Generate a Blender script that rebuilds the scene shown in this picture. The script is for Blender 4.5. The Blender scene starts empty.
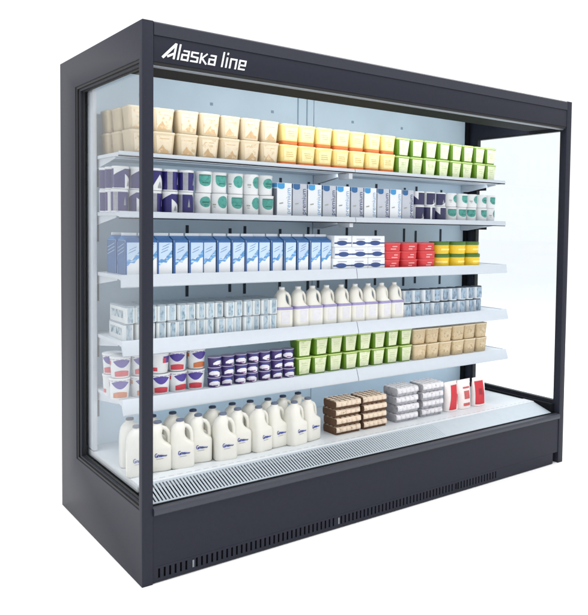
import bpy, bmesh, math, random
from mathutils import Matrix, Vector
random.seed(7)
SC = bpy.context.scene
COL = SC.collection
PI = math.pi
R = math.radians

# ------------------------------------------------------------------ camera
def setup_camera():
    cx, cy, cz, yaw, pit, roll, f, sx, sy = CAM
    fwd = Vector((math.sin(yaw)*math.cos(pit), math.cos(yaw)*math.cos(pit), -math.sin(pit)))
    right = Vector((math.cos(yaw), -math.sin(yaw), 0)); up = right.cross(fwd)
    r = right*math.cos(roll)+up*math.sin(roll); u = -right*math.sin(roll)+up*math.cos(roll)
    cd = bpy.data.cameras.new('camera'); co = bpy.data.objects.new('camera', cd); COL.objects.link(co)
    m = Matrix((r, u, -fwd)).transposed().to_4x4(); m.translation = (cx, cy, cz)
    co.matrix_world = m
    cd.sensor_fit = 'AUTO'; cd.sensor_width = 36; cd.lens = f/615*36
    cd.shift_x = -sx/615; cd.shift_y = sy/615
    cd.clip_start = .05; cd.clip_end = 500
    SC.camera = co
CAM = (-0.946, -2.568, 1.300, 0.6985, 0.0464, 0.0171, 739.64, 114.07, -46.09)
setup_camera()

# ------------------------------------------------------------------ white studio world and lamps
w = bpy.data.worlds.new('World'); SC.world = w; w.use_nodes = True
bg = w.node_tree.nodes['Background']
bg.inputs[0].default_value = (1, 1, 1, 1); bg.inputs[1].default_value = 1.16
SC.view_settings.view_transform = 'Standard'
SC.view_settings.look = 'None'
SC.view_settings.exposure = -0.08
def area(name, loc, target, size, power, sy=None, col=(1, 1, 1)):
    d = bpy.data.lights.new(name, 'AREA'); d.energy = power; d.size = size; d.color = col
    if sy: d.shape = 'RECTANGLE'; d.size_y = sy
    o = bpy.data.objects.new(name, d); COL.objects.link(o); o.location = loc
    o.rotation_euler = (Vector(target)-Vector(loc)).to_track_quat('-Z', 'Y').to_euler()
    return o
area('studio_key_lamp', (1.5, -1.5, 5.2), (1.4, -1.1, 0), 2.4, 95)
area('studio_fill_lamp', (-1.0, .2, 5.2), (-.95, .2, 0), 1.8, 150)
area('studio_back_lamp', (4.4, 1.6, 5.0), (3.6, 1.0, 0), 3.0, 170)

# ------------------------------------------------------------------ materials
def lin(c):
    return tuple(((v/255)/12.92 if v/255 <= .04045 else ((v/255+.055)/1.055)**2.4) for v in c)
MATS = {}
def mat(name, rgb, rough=.5, var=.05, scale=25, metal=0, bump=0, rnd=.04, spec=.5, speck=None, coat=0, sss=0):
    """Principled material: sRGB base colour, soft noise variation, a little variation per object, optional speckle print."""
    if name in MATS: return MATS[name]
    m = bpy.data.materials.new(name); m.use_nodes = True; nt = m.node_tree; N = nt.nodes; L = nt.links
    p = N['Principled BSDF']
    p.inputs['Roughness'].default_value = rough; p.inputs['Metallic'].default_value = metal
    p.inputs['Specular IOR Level'].default_value = spec
    if coat: p.inputs['Coat Weight'].default_value = coat; p.inputs['Coat Roughness'].default_value = .15
    if sss:
        p.inputs['Subsurface Weight'].default_value = sss; p.inputs['Subsurface Radius'].default_value = (.01, .008, .006)
        p.inputs['Subsurface Scale'].default_value = 1
    tc = N.new('ShaderNodeTexCoord'); nz = N.new('ShaderNodeTexNoise')
    nz.inputs['Scale'].default_value = scale; nz.inputs['Detail'].default_value = 4
    L.new(tc.outputs['Object'], nz.inputs['Vector'])
    mr = N.new('ShaderNodeMapRange'); mr.inputs['From Min'].default_value = .25; mr.inputs['From Max'].default_value = .75
    mr.inputs['To Min'].default_value = 1-var; mr.inputs['To Max'].default_value = 1+var
    L.new(nz.outputs['Fac'], mr.inputs['Value'])
    oi = N.new('ShaderNodeObjectInfo'); mr2 = N.new('ShaderNodeMapRange')
    mr2.inputs['To Min'].default_value = 1-rnd; mr2.inputs['To Max'].default_value = 1+rnd
    L.new(oi.outputs['Random'], mr2.inputs['Value'])
    mu = N.new('ShaderNodeMath'); mu.operation = 'MULTIPLY'
    L.new(mr.outputs[0], mu.inputs[0]); L.new(mr2.outputs[0], mu.inputs[1])
    sc = N.new('ShaderNodeVectorMath'); sc.operation = 'SCALE'
    sc.inputs[0].default_value = lin(rgb); L.new(mu.outputs[0], sc.inputs['Scale'])
    src = sc.outputs[0]
    if speck:
        c2, s2, lo, hi = speck[:4]; stretch = speck[4] if len(speck) > 4 else (1, 1, 1)
        mp = N.new('ShaderNodeMapping'); mp.inputs['Scale'].default_value = stretch
        L.new(tc.outputs['Object'], mp.inputs['Vector'])
        ad = N.new('ShaderNodeVectorMath'); ad.operation = 'ADD'
        cb = N.new('ShaderNodeCombineXYZ'); m9 = N.new('ShaderNodeMath'); m9.operation = 'MULTIPLY'; m9.inputs[1].default_value = 7.3
        L.new(oi.outputs['Random'], m9.inputs[0]); L.new(m9.outputs[0], cb.inputs[0]); L.new(m9.outputs[0], cb.inputs[2])
        L.new(mp.outputs[0], ad.inputs[0]); L.new(cb.outputs[0], ad.inputs[1])
        n2 = N.new('ShaderNodeTexNoise'); n2.inputs['Scale'].default_value = s2; n2.inputs['Detail'].default_value = 3
        L.new(ad.outputs[0], n2.inputs['Vector'])
        r2 = N.new('ShaderNodeMapRange'); r2.inputs['From Min'].default_value = lo; r2.inputs['From Max'].default_value = hi
        L.new(n2.outputs['Fac'], r2.inputs['Value'])
        mx = N.new('ShaderNodeMix'); mx.data_type = 'RGBA'
        L.new(r2.outputs[0], mx.inputs['Factor']); L.new(src, mx.inputs['A']); mx.inputs['B'].default_value = (*lin(c2), 1)
        src = mx.outputs['Result']
    L.new(src, p.inputs['Base Color'])
    if bump:
        b = N.new('ShaderNodeBump'); b.inputs['Strength'].default_value = bump; b.inputs['Distance'].default_value = .002
        n3 = N.new('ShaderNodeTexNoise'); n3.inputs['Scale'].default_value = scale*6; L.new(tc.outputs['Object'], n3.inputs['Vector'])
        L.new(n3.outputs['Fac'], b.inputs['Height']); L.new(b.outputs[0], p.inputs['Normal'])
    MATS[name] = m
    return m
def glass(name, tint, refl):
    m = bpy.data.materials.new(name); m.use_nodes = True; nt = m.node_tree; N = nt.nodes; L = nt.links
    N.remove(N['Principled BSDF']); out = N['Material Output']
    t = N.new('ShaderNodeBsdfTransparent'); t.inputs[0].default_value = (*tint, 1)
    g = N.new('ShaderNodeBsdfGlossy'); g.inputs['Roughness'].default_value = .02; g.inputs[0].default_value = (1, 1, 1, 1)
    fr = N.new('ShaderNodeFresnel'); ge = N.new('ShaderNodeNewGeometry'); ior = N.new('ShaderNodeMapRange')
    ior.inputs['To Min'].default_value = 1.45; ior.inputs['To Max'].default_value = 1/1.45
    L.new(ge.outputs['Backfacing'], ior.inputs['Value']); L.new(ior.outputs[0], fr.inputs[0])
    mm = N.new('ShaderNodeMath'); mm.operation = 'MULTIPLY'; mm.inputs[1].default_value = refl
    L.new(fr.outputs[0], mm.inputs[0])
    mx = N.new('ShaderNodeMixShader'); L.new(mm.outputs[0], mx.inputs[0]); L.new(t.outputs[0], mx.inputs[1]); L.new(g.outputs[0], mx.inputs[2])
    L.new(mx.outputs[0], out.inputs[0])
    return m

PAINT = mat('charcoal powder coat', (39, 41, 52), .48, .05, 60, bump=.05, rnd=0, spec=.15)
PAINT2 = mat('charcoal trim', (46, 48, 59), .45, .03, 60, rnd=0, spec=.3)
DARKFRAME = mat('dark window frame', (38, 40, 48), .5, .01, 5, rnd=0, spec=.2)
BLACK = mat('black rubber', (16, 17, 20), .6, .01, 5, rnd=0)
DARK = mat('dark interior metal', (17, 19, 23), .7, .06, 30, rnd=0, spec=.1)
SILVER = mat('brushed aluminium', (128, 134, 141), .42, .05, 80, metal=.4, rnd=0)
LEDGE = mat('grey bumper extrusion', (56, 59, 69), .42, .04, 60, rnd=0, spec=.35)
SHELFW = mat('white shelf enamel', (208, 214, 221), .4, .03, 30, rnd=.01)
RAILW = mat('white price rail', (204, 212, 221), .35, .02, 30, rnd=.01)
BACK = mat('pale blue back liner', (206, 226, 240), .4, .05, 6, rnd=0)
SLOT = mat('dark slot', (40, 52, 66), .7, .1, 40, rnd=0)
DECKW = mat('white deck enamel', (212, 217, 221), .4, .03, 30, rnd=0)
GRILLE = mat('pale grey grille metal', (176, 186, 194), .42, .03, 30, rnd=0)
FLOORM = mat('white studio floor', (252, 252, 252), .9, .0, 5, rnd=0, spec=0)
GLASS_L = glass('end window glass', (.905, .914, .922), .45)
GLASS_R = glass('clear window glass', (.935, .962, .978), .35)

# ------------------------------------------------------------------ mesh helpers
class B:
    def __init__(s): s.v = []; s.f = []; s.mi = []
    def quad(s, *p, mi=0):
        i = len(s.v); s.v += [tuple(q) for q in p]; s.f.append(tuple(range(i, i+len(p)))); s.mi.append(mi)
    def box(s, x0, x1, y0, y1, z0, z1, bev=0, mi=0):
        if not bev:
            i = len(s.v)
            s.v += [(x, y, z) for z in (z0, z1) for y in (y0, y1) for x in (x0, x1)]
            for f in ((0, 2, 3, 1), (4, 5, 7, 6), (0, 1, 5, 4), (2, 6, 7, 3), (0, 4, 6, 2), (1, 3, 7, 5)):
                s.f.append(tuple(i+k for k in f)); s.mi.append(mi)
            return
        bm = bmesh.new(); bmesh.ops.create_cube(bm, size=1)
        for v in bm.verts: v.co = ((x0+x1)/2+v.co.x*(x1-x0), (y0+y1)/2+v.co.y*(y1-y0), (z0+z1)/2+v.co.z*(z1-z0))
        bmesh.ops.bevel(bm, geom=bm.edges[:], offset=bev, segments=2, affect='EDGES', profile=.5)
        s.bm(bm, mi)
    def bm(s, bm, mi=0):
        bm.verts.index_update(); i = len(s.v); s.v += [tuple(v.co) for v in bm.verts]
        for f in bm.faces: s.f.append(tuple(i+v.index for v in f.verts)); s.mi.append(mi)
        bm.free()
    def loft(s, rings, caps=(1, 1), mi=0, closed=True):
        i = len(s.v); n = len(rings[0])
        for r in rings: s.v += [tuple(q) for q in r]
        for k in range(len(rings)-1):
            for j in range(n if closed else n-1):
                a = i+k*n+j; b = i+k*n+(j+1) % n; s.f.append((a, b, b+n, a+n)); s.mi.append(mi)
        if caps[0]: s.f.append(tuple(i+j for j in reversed(range(n)))); s.mi.append(mi)
        if caps[1]: s.f.append(tuple(i+(len(rings)-1)*n+j for j in range(n))); s.mi.append(mi)
    def prism(s, prof, x0, x1, mi=0):
        """profile of (y, z) swept along x"""
        s.loft([[(x0, y, z) for y, z in prof], [(x1, y, z) for y, z in prof]], mi=mi)
    def frame(s, o, i, x0, x1):
        """a frame in the y-z plane: outer and inner rectangles (y0,y1,z0,z1), from x0 to x1"""
        def rc(q, x): return [(x, q[0], q[2]), (x, q[1], q[2]), (x, q[1], q[3]), (x, q[0], q[3])]
        k = len(s.v); s.v += rc(o, x0)+rc(i, x0)+rc(o, x1)+rc(i, x1)
        for j in range(4):
            n = (j+1) % 4
            for f in ((j, n, 4+n, 4+j), (8+n, 8+j, 12+j, 12+n), (n, j, 8+j, 8+n), (4+j, 4+n, 12+n, 12+j)):
                s.f.append(tuple(k+a for a in f)); s.mi.append(0)
    def tube(s, pts, rad, n=8, mi=0):
        rings = []; P = [Vector(p) for p in pts]
        for k, p in enumerate(P):
            d = (P[min(k+1, len(P)-1)]-P[max(k-1, 0)]).normalized()
            a = d.cross(Vector((0, 1, .01))).normalized(); b = d.cross(a)
            r = rad[k] if isinstance(rad, (list, tuple)) else rad
            rings.append([p+a*r*math.cos(2*PI*j/n)+b*r*math.sin(2*PI*j/n) for j in range(n)])
        s.loft(rings, mi=mi)
    def build(s, name, mats, parent=None, ang=38, bevel=0):
        me = bpy.data.meshes.new(name); me.from_pydata(s.v, [], s.f)
        if not isinstance(mats, (list, tuple)): mats = [mats]
        for m in mats: me.materials.append(m)
        for p, k in zip(me.polygons, s.mi): p.material_index = k
        b = bmesh.new(); b.from_mesh(me)
        bmesh.ops.remove_doubles(b, verts=b.verts, dist=1e-6)
        bmesh.ops.recalc_face_normals(b, faces=b.faces)
        if bevel:
            ed = [e for e in b.edges if len(e.link_faces) == 2 and e.calc_face_angle(0) > R(40)]
            bmesh.ops.bevel(b, geom=ed, offset=bevel, segments=2, affect='EDGES', profile=.5)
        b.to_mesh(me); b.free()
        me.polygons.foreach_set('use_smooth', [True]*len(me.polygons)); me.set_sharp_from_angle(angle=R(ang))
        o = bpy.data.objects.new(name, me); COL.objects.link(o)
        if parent: o.parent = parent
        return o
def circ(r, z, n=28, cx=0, cy=0): return [(cx+r*math.sin(2*PI*k/n), cy-r*math.cos(2*PI*k/n), z) for k in range(n)]
def rsq(hw, hd, cr, z, n=5, cx=0, cy=0):
    out = []
    for sx, sy, a0 in ((1, -1, -PI/2), (1, 1, 0), (-1, 1, PI/2), (-1, -1, PI)):
        for k in range(n+1):
            a = a0+PI/2*k/n; out.append((cx+sx*(hw-cr)+cr*math.cos(a), cy+sy*(hd-cr)+cr*math.sin(a), z))
    return out
def patch(b, rf, a0, a1, lo, hi, n=14, m=3, off=.0007, mi=0):
    """a label on a round pot: angles a0..a1 (0 = front), heights lo(t)..hi(t), t in 0..1"""
    rows = []
    for k in range(n+1):
        t = k/n; a = a0+(a1-a0)*t; z0, z1 = lo(t), hi(t)
        rows.append([((rf(z)+off)*math.sin(a), -(rf(z)+off)*math.cos(a), z) for z in [z0+(z1-z0)*j/m for j in range(m+1)]])
    b.loft(rows, caps=(0, 0), mi=mi, closed=False)
def flat(b, poly, yf, off=.0008, mi=0):
    b.quad(*[(x, yf(z)-off, z) for x, z in poly], mi=mi)
def flatside(b, poly, xf, off=.0008, mi=0):
    """a label on the left side: polygon of (y, z)"""
    b.quad(*[(xf(z)-off, y, z) for y, z in poly], mi=mi)
def text_mesh(txt, size, shear=0):
    c = bpy.data.curves.new('lettering', 'FONT'); c.body = txt; c.size = size; c.shear = shear; c.align_x = 'CENTER'; c.align_y = 'CENTER'
    c.resolution_u = 3
    o = bpy.data.objects.new('lettering', c); COL.objects.link(o)
    dg = bpy.context.evaluated_depsgraph_get(); me = bpy.data.meshes.new_from_object(o.evaluated_get(dg))
    bpy.data.objects.remove(o); bpy.data.curves.remove(c)
    vs = [tuple(v.co) for v in me.vertices]; fs = [tuple(p.vertices) for p in me.polygons]; bpy.data.meshes.remove(me)
    return vs, fs
def stroke(b, pts, wd, xf, y0, y1):
    """a thick pen stroke through pts (x, z), a thin solid from y0 to y1"""
    P = [Vector(p) for p in pts]; Lf = []; Rt = []
    for k, p in enumerate(P):
        d0 = (P[k]-P[k-1]).normalized() if k else None
        d1 = (P[k+1]-P[k]).normalized() if k < len(P)-1 else None
        if d0 is None: nrm = Vector((-d1.y, d1.x))
        elif d1 is None: nrm = Vector((-d0.y, d0.x))
        else:
            a = Vector((-d0.y, d0.x)); c = Vector((-d1.y, d1.x)); nrm = (a+c); nrm = nrm/max(.35, nrm.length_squared/2)
        Lf.append(p+nrm*wd/2); Rt.append(p-nrm*wd/2)
    for k in range(len(P)-1):
        q = [Lf[k], Lf[k+1], Rt[k+1], Rt[k]]
        q = [xf(v) for v in q]
        b.loft([[(v[0], y0, v[1]) for v in q], [(v[0], y1, v[1]) for v in q]])
def thing(name):
    o = bpy.data.objects.new(name, None); COL.objects.link(o); o.empty_display_size = .05
    return o
def tag(o, label, cat, group=None, kind=None):
    if label: o['label'] = label
    if cat: o['category'] = cat
    if group: o['group'] = group
    if kind: o['kind'] = kind
def copy_tree(o, parent=None):
    c = o.copy(); COL.objects.link(c); c.parent = parent
    for ch in list(o.children): copy_tree(ch, c)
    return c
PROTO = {}
def put(key, maker, loc, rz, label, cat, group):
    """first use builds the product and places it, later uses copy it with its parts"""
    if key not in PROTO: o = PROTO[key] = maker()
    else: o = copy_tree(PROTO[key])
    o.location = loc; o.rotation_euler = (0, 0, rz)
    tag(o, label, cat, group)
    return o

# the cooler's own lamp: a strip under the canopy, throwing light on to the shelves
lo = area('canopy_strip_lamp', (1.18, .262, 1.855), (1.18, .80, 1.86), 2.2, 7.5, sy=.05, col=(.93, .97, 1))
for z, y, pw in ((1.560, .55, .75), (1.322, .55, .2), (1.068, .55, .22), (.803, .54, .5), (.567, .54, 1.2)):  # unseen lights added below each shelf to brighten the back liner, no fixtures there
    area('added_bay_light', (1.18, y, z-.006), (1.18, .80, z-.11), 2.2, pw, sy=.02, col=(.90, .96, 1))
# ------------------------------------------------------------------ floor
f = B(); f.quad((-60, -60, 0), (60, -60, 0), (60, 60, 0), (-60, 60, 0))
fo = f.build('floor', FLOORM); fo['kind'] = 'structure'

# ------------------------------------------------------------------ the open display cooler
W, D, H = 2.367, 1.0, 2.0
XL, XR = .04, W-.04
YB = .78
cooler = thing('display_cooler'); cooler.location = (0, 0, 0)
tag(cooler, 'large charcoal open-front refrigerated display cooler with white shelves and glass ends', 'display cooler')
# side panels
b = B(); b.frame((0, D, 0, H), (.03, .775, .272, 1.868), 0, XL)
pl = b.build('side_panel', PAINT, cooler, bevel=.002)
b = B(); b.frame((.0305, .7745, .2725, 1.8675), (.040, .759, .282, 1.858), .004, .0365); b.build('window_gasket', BLACK, pl)
b = B(); b.frame((.0405, .7585, .2825, 1.8575), (.046, .738, .290, 1.848), .010, .029); b.build('inner_frame', DARKFRAME, pl)
b = B(); b.frame((.0465, .7375, .2905, 1.8475), (.0485, .733, .293, 1.8445), .020, .0295); b.build('inner_seal', BLACK, pl)
b = B(); b.box(.030, .036, .0401, .7589, .2821, 1.8579); b.build('window_glass', GLASS_L, pl)
b = B(); b.frame((0, D, 0, H), (.04, .70, .335, 1.85), XR, W)
pr = b.build('side_panel', PAINT, cooler, bevel=.002)
b = B(); b.frame((.0405, .6995, .3355, 1.8495), (.048, .685, .345, 1.842), XR+.004, XR+.03); b.build('window_gasket', BLACK, pr)
b = B(); b.box(XR+.012, XR+.018, .0485, .6845, .3455, 1.8415); b.build('window_glass', GLASS_R, pr)
# back panel with liner and upright slots
b = B(); b.box(XL+.001, XR-.001, YB+.02, D-.004, .02, H-.03); bp_ = b.build('back_panel', PAINT, cooler)
b = B()
for x0, x1 in ((XL+.002, 1.196), (1.200, XR-.016)): b.box(x0, x1, YB, YB+.0195, .25, 1.972)
b.build('liner', BACK, bp_)
b = B(); b.box(XR-.0155, XR-.002, YB-.03, YB+.0195, .25, 1.972); b.build('corner_column', DARK, bp_)
ups = [.09, .30, .50, .72, .80, 1.00, 1.17, 1.235, 1.42, 1.62, 1.83, 1.92, 2.12]
zs = [(.435, .525), (.70, .765), (.955, 1.03), (1.20, 1.28), (1.45, 1.53)]
def mesh_box(name, m, parent, dims, locs):
    first = None
    for lc in locs:
        if first is None:
            b = B(); b.box(-dims[0]/2, dims[0]/2, -dims[1]/2, dims[1]/2, -dims[2]/2, dims[2]/2); first = o = b.build(name, m, parent)
        else: o = first.copy(); COL.objects.link(o); o.parent = parent
        o.location = lc
mesh_box('upright_slot', SLOT, bp_, (.014, .007, .078), [(ux, YB+.0005, (z0+z1)/2+.012*((i+j) % 2)) for i, ux in enumerate(ups) for j, (z0, z1) in enumerate(zs)])
SEAM = mat('grey blue seam', (140, 164, 184), .5, rnd=0)
mesh_box('seam', SEAM, bp_, (.006, .006, .17), [(ux, YB+.001, 1.885) for ux in (1.10, 1.155)])
mesh_box('rivet', SEAM, bp_, (.014, .006, .014), [(ux, YB+.001, 1.872) for ux in (.28, .62, .95, 1.45, 1.8)])
b = B(); b.box(XL+.001, XL+.02, YB-.10, YB-.001, .32, 1.97, .004); b.build('liner_duct', SHELFW, bp_)
# base: front panel, kick panel with real vent openings, feet
b = B(); b.box(XL+.001, XR-.001, .004, .03, .062, .248); b.box(XL+.001, XR-.001, .0301, D-.01, .062, .24)
base = b.build('base', PAINT, cooler)
b = B()
sx0, sx1 = .060, 1.86; pitch = .0205; n = int((sx1-sx0)/pitch)
K0, K1 = .017, .052
b.box(XL+.001, XR-.042, .004, .012, K1, .0615); b.box(XL+.001, XR-.042, .004, .012, .004, K0)
b.box(XL+.001, sx0, .004, .012, K0+.0001, K1-.0001)
for k in range(n):
    if k in (6, 38, 72): b.box(sx0+k*pitch, sx0+(k+1)*pitch, .004, .012, K0+.0001, K1-.0001)
    else: b.box(sx0+k*pitch+.0075, sx0+(k+1)*pitch, .004, .012, K0+.0001, K1-.0001)
b.box(sx0+n*pitch, XR-.042, .004, .012, K0+.0001, K1-.0001)
kp = b.build('kick_panel', PAINT, cooler)
b = B(); b.box(XL+.002, XR-.045, .015, .022, .006, .0605); b.build('vent_backing', DARK, kp)
for k in (6, 38, 72):
    b = B(); b.box(sx0+(k+.3)*pitch, sx0+(k+.62)*pitch, .001, .0038, .021, .048); b.build('latch', SILVER if k < 50 else DARK, kp)
for x in (XR-.024, XL+.05):
    b = B(); b.loft([circ(.016, 0, 16, x, .05), circ(.016, .01, 16, x, .05), circ(.009, .012, 16, x, .05), circ(.009, .0615, 16, x, .05)])
    b.build('levelling_foot', SILVER, cooler)
# bumper and air grille, deck
b = B()
b.prism([(.003, .250), (-.004, .2505), (-.008, .256), (-.009, .264), (-.008, .271), (-.004, .277), (.03, .279), (.03, .250)], XL+.001, XR-.001)
bu = b.build('bumper', LEDGE, cooler, ang=50)
b = B(); b.prism([(.0305, .2792), (.0305, .2815), (.026, .2822), (.023, .2815), (.0225, .2792)], XL+.001, XR-.001)
b.build('bumper_groove', DARK, bu)
b = B()
def gz(y): return .282+(y-.034)/(.158-.034)*(.318-.282)
def strip(x0, x1, y0, y1, th=.003):
    b.prism([(y0, gz(y0)), (y1, gz(y1)), (y1, gz(y1)-th), (y0, gz(y0)-th)], x0, x1)
gx0, gx1, gp = .048, 1.52, .0136; ng = int((gx1-gx0)/gp)
strip(XL+.002, XR-.03, .034, .0415); strip(XL+.002, XR-.03, .148, .158); strip(XL+.002, gx0, .0416, .1479)
for k in range(ng):
    fr_ = .46 if k/ng < .55 else .46-.34*(k/ng-.55)/.45      # the slits narrow towards the plain right-hand section
    strip(gx0+k*gp+gp*fr_, gx0+(k+1)*gp, .0416, .1479)
strip(gx0+ng*gp, XR-.03, .0416, .1479)
ag = b.build('air_grille', GRILLE, cooler, ang=20)
b = B(); b.box(XL+.003, XR-.031, .032, .158, .2605, .2625); b.build('duct_floor', mat('grey duct floor', (62, 68, 76), .6, rnd=0), ag)
b = B(); b.prism([(.158, .290), (.158, .3195), (.160, .322), (.235, .322), (.237, .319), (YB-.002, .315), (YB-.002, .29)], XL+.002, XR-.03)
dk = b.build('deck', DECKW, cooler, ang=30)
b = B()
k = 0; x = XL+.02
while x < XR-.06:
    b.box(x, x+.022, .176, .178, .3215, .3224); x += .036
b.build('perforation', mat('grey perforation', (150, 158, 166), .6, rnd=0), dk)
b = B(); b.box(XR-.0295, XR-.0005, .036, YB-.031, .262, .328); b.build('end_rail', DARK, dk)
# canopy
b = B()
b.box(XL+.001, XR-.001, .002, .05, 1.862, 1.952); b.box(XL+.001, XR-.001, .05, YB+.019, 1.975, 1.996)
b.box(XL+.001, XR-.001, .0505, .27, 1.862, 1.974)
cn = b.build('canopy', PAINT, cooler, bevel=.0006)
b = B(); b.prism([(-.001, 1.9525), (-.001, 1.994), (.004, 1.999), (D-.004, 1.999), (D-.004, 1.9965), (.0495, 1.9965), (.0495, 1.9525)], XL+.001, XR-.001)
b.build('top_trim', PAINT2, cn)
b = B(); b.box(XL+.001, XR-.001, .012, .26, 1.8575, 1.8615); b.build('underside', DARK, cn)
b = B(); b.prism([(.016, 1.857), (.020, 1.849), (.026, 1.846), (.034, 1.846), (.039, 1.849), (.042, 1.857)], XL+.002, XR-.002)
b.build('air_curtain_trim', SILVER, cn, ang=60)
b = B(); b.prism([(.005, 1.8614), (.005, 1.852), (.010, 1.850), (.012, 1.8614)], XL+.002, XR-.002); b.build('trim_seal', BLACK, cn)
# the maker's lettering on the canopy
WHITEINK = mat('white lettering', (240, 241, 243), .4, .01, rnd=0)
b = B(); HX = .0385   # x-height
def G(ox): return lambda v: (.075+ox+v[0]+v[1]*.20, 1.879+v[1])
sw = .0056
A = G(0)
stroke(b, [(-.004, .0), (.036, .0545)], .0095, A, -.0022, .0018)
stroke(b, [(.0355, .056), (.036, .0)], .0065, A, -.0021, .0017)
stroke(b, [(.012, .006), (.033, .019)], .008, A, -.0020, .0016)
def l_(o): stroke(b, [(0, .056), (0, 0)], sw, G(o), -.0022, .0018)
def a_(o):
    g = G(o); stroke(b, [(.002, .0385-.0034), (.0225, .0385-.0034), (.0225, 0)], sw, g, -.0022, .0018)
    stroke(b, [(.0225, .0034), (.0, .0034), (.0, .021), (.0225, .021)], sw, g, -.0021, .0017)
def s_(o):
    g = G(o); stroke(b, [(.0245, .0351), (.0, .0351), (.0, .0205), (.0235, .0185), (.0235, .0034), (-.002, .0034)], sw, g, -.0022, .0018)
def k_(o):
    g = G(o); stroke(b, [(0, .0385), (0, 0)], sw, g, -.0022, .0018)
    stroke(b, [(.022, .0385), (.004, .020), (.024, .0)], sw*.95, g, -.0021, .0017)
def i_(o):
    g = G(o); stroke(b, [(0, .0385), (0, 0)], sw, g, -.0022, .0018); stroke(b, [(0, .056), (0, .048)], sw, g, -.0022, .0018)
def n_(o):
    g = G(o); stroke(b, [(0, 0), (0, .0351), (.0225, .0351), (.0225, 0)], sw, g, -.0022, .0018)
def e_(o):
    g = G(o); stroke(b, [(.0, .0185), (.0235, .0185), (.0235, .0351), (.0, .0351), (.0, .0034), (.0245, .0034)], sw, g, -.0022, .0018)
l_(.0510); a_(.064); s_(.0985); k_(.134); a_(.167)
l_(.219); i_(.235); n_(.2505); e_(.287)
b.build('lettering', WHITEINK, cn)
# shelves: two bays at each of five levels
LV = [dict(z=1.578, y=.425, h=.009, t=.003), dict(z=1.340, y=.415, h=.018, t=.004), dict(z=1.087, y=.40, h=.044, t=.008),
      dict(z=.822, y=.392, h=.052, t=.016), dict(z=.586, y=.388, h=.052, t=.018)]
for li, s in enumerate(LV):
    for bi, (x0, x1) in enumerate(((XL+.022, 1.207), (1.211, XR-.03))):
        z, y = s['z'], s['y']
        b = B(); b.prism([(y, z-.001), (y+.002, z), (YB-.012, z), (YB-.012, z-.014), (y+.03, z-.014), (y, z-.018)], x0, x1)
        sh = b.build('shelf', SHELFW, cooler, ang=30)
        b = B(); t = s['t']
        if li < 3:
            b.prism([(y-.0005, z+.004), (y-.006, z+.004), (y-.008-t, z+.001-s['h']), (y-.004-t, z-.003-s['h']), (y-.0005, z-.003-s['h'])], x0, x1)
        else:
            b.prism([(y-.0005, z+.006), (y-.004, z+.007), (y-.008, z+.003), (y-.008-t, z-s['h']+.008), (y-.006-t, z-s['h']), (y-.001-t, z-s['h']-.002), (y-.0005, z-.024)], x0, x1)
        b.build('price_rail', RAILW, sh, ang=50)
        if li < 2:
            b = B(); b.box(x0, x1, y-.006, y+.004, z-.0075-s['h'], z-.0035-s['h']); b.build('rail_seal', DARK, sh)
        for bx in (x0+.006, x1-.009):
            b = B(); b.prism([(YB-.004, z-.0145), (y+.06, z-.0145), (y+.06, z-.022), (YB-.06, z-.055), (YB-.004, z-.055)], bx, bx+.003)
            b.build('shelf_bracket', SHELFW, sh)
        if bi == 1:
            b = B(); b.box(x1-.006, XR-.004, y+.17, YB-.031, z-.048, z-.016); b.build('end_bracket', DARK, sh)
            b = B(); b.box(x1+.0005, x1+.0035, y-.004, YB-.012, z-.016, z+.003); b.build('end_cap', DARK if li < 2 else SHELFW, sh)
        if bi == 0 and li < 4:
            b = B(); b.box(1.185, 1.2065, y+.01, y+.10, z-.045, z-.0185); b.build('joint_bracket', SHELFW, sh)

# ------------------------------------------------------------------ products
CREAM = mat('cream tub plastic', (214, 197, 166), .5, .03, 18, rnd=.04)
CREAML = mat('cream tub lid', (220, 206, 178), .5, .03, 18, rnd=.02)
PEACH = mat('tan peak print', (200, 168, 126), .5, .10, 60, rnd=.08, speck=((232, 212, 178), 60, .5, .7))
CREAMP = mat('faint cream print', (222, 207, 180), .5, .05, 60, rnd=.05, speck=((196, 172, 134), 55, .56, .70))
YEL = mat('yellow tub plastic', (238, 214, 138), .5, .03, 18, rnd=.04)
YELL = mat('yellow tub lid', (242, 228, 170), .5, .03, 18, rnd=.02)
YELP = mat('pale yellow print', (242, 228, 170), .5, .05, 60, rnd=.05, speck=((218, 190, 110), 70, .6, .72))
ORB = mat('orange base band', (222, 122, 62), .5, .06, 30, rnd=.05)
GRN = mat('green tub plastic', (96, 138, 26), .45, .05, 18, rnd=.05)
GRNL = mat('lime tub lid', (190, 214, 128), .45, .04, 18, rnd=.03)
GRNP = mat('pale green label', (222, 229, 194), .5, .05, 50, rnd=.05, speck=((190, 208, 150), 60, .56, .72))
TAN = mat('oat tub plastic', (208, 188, 152), .55, .04, 18, rnd=.05, speck=((188, 162, 122), 75, .55, .70))
TANL = mat('oat tub lid', (226, 210, 180), .5, .03, 18, rnd=.02)
WHT = mat('white plastic', (222, 225, 227), .4, .02, 20, rnd=.02)
WHT2 = mat('white card', (228, 232, 236), .5, .02, 20, rnd=.02)
PURP = mat('deep purple print', (38, 32, 104), .4, .08, 40, rnd=.08)
NAVY = mat('navy print', (44, 44, 84), .4, .08, 40, rnd=.08)
TEAL = mat('teal print', (74, 156, 146), .45, .12, 50, rnd=.08, speck=((44, 128, 118), 60, .5, .7))
TEALD = mat('dark green print', (40, 110, 96), .45, .10, 50, rnd=.06)
GREYP = mat('grey print', (150, 152, 160), .5, .15, 60, rnd=.05)

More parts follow.
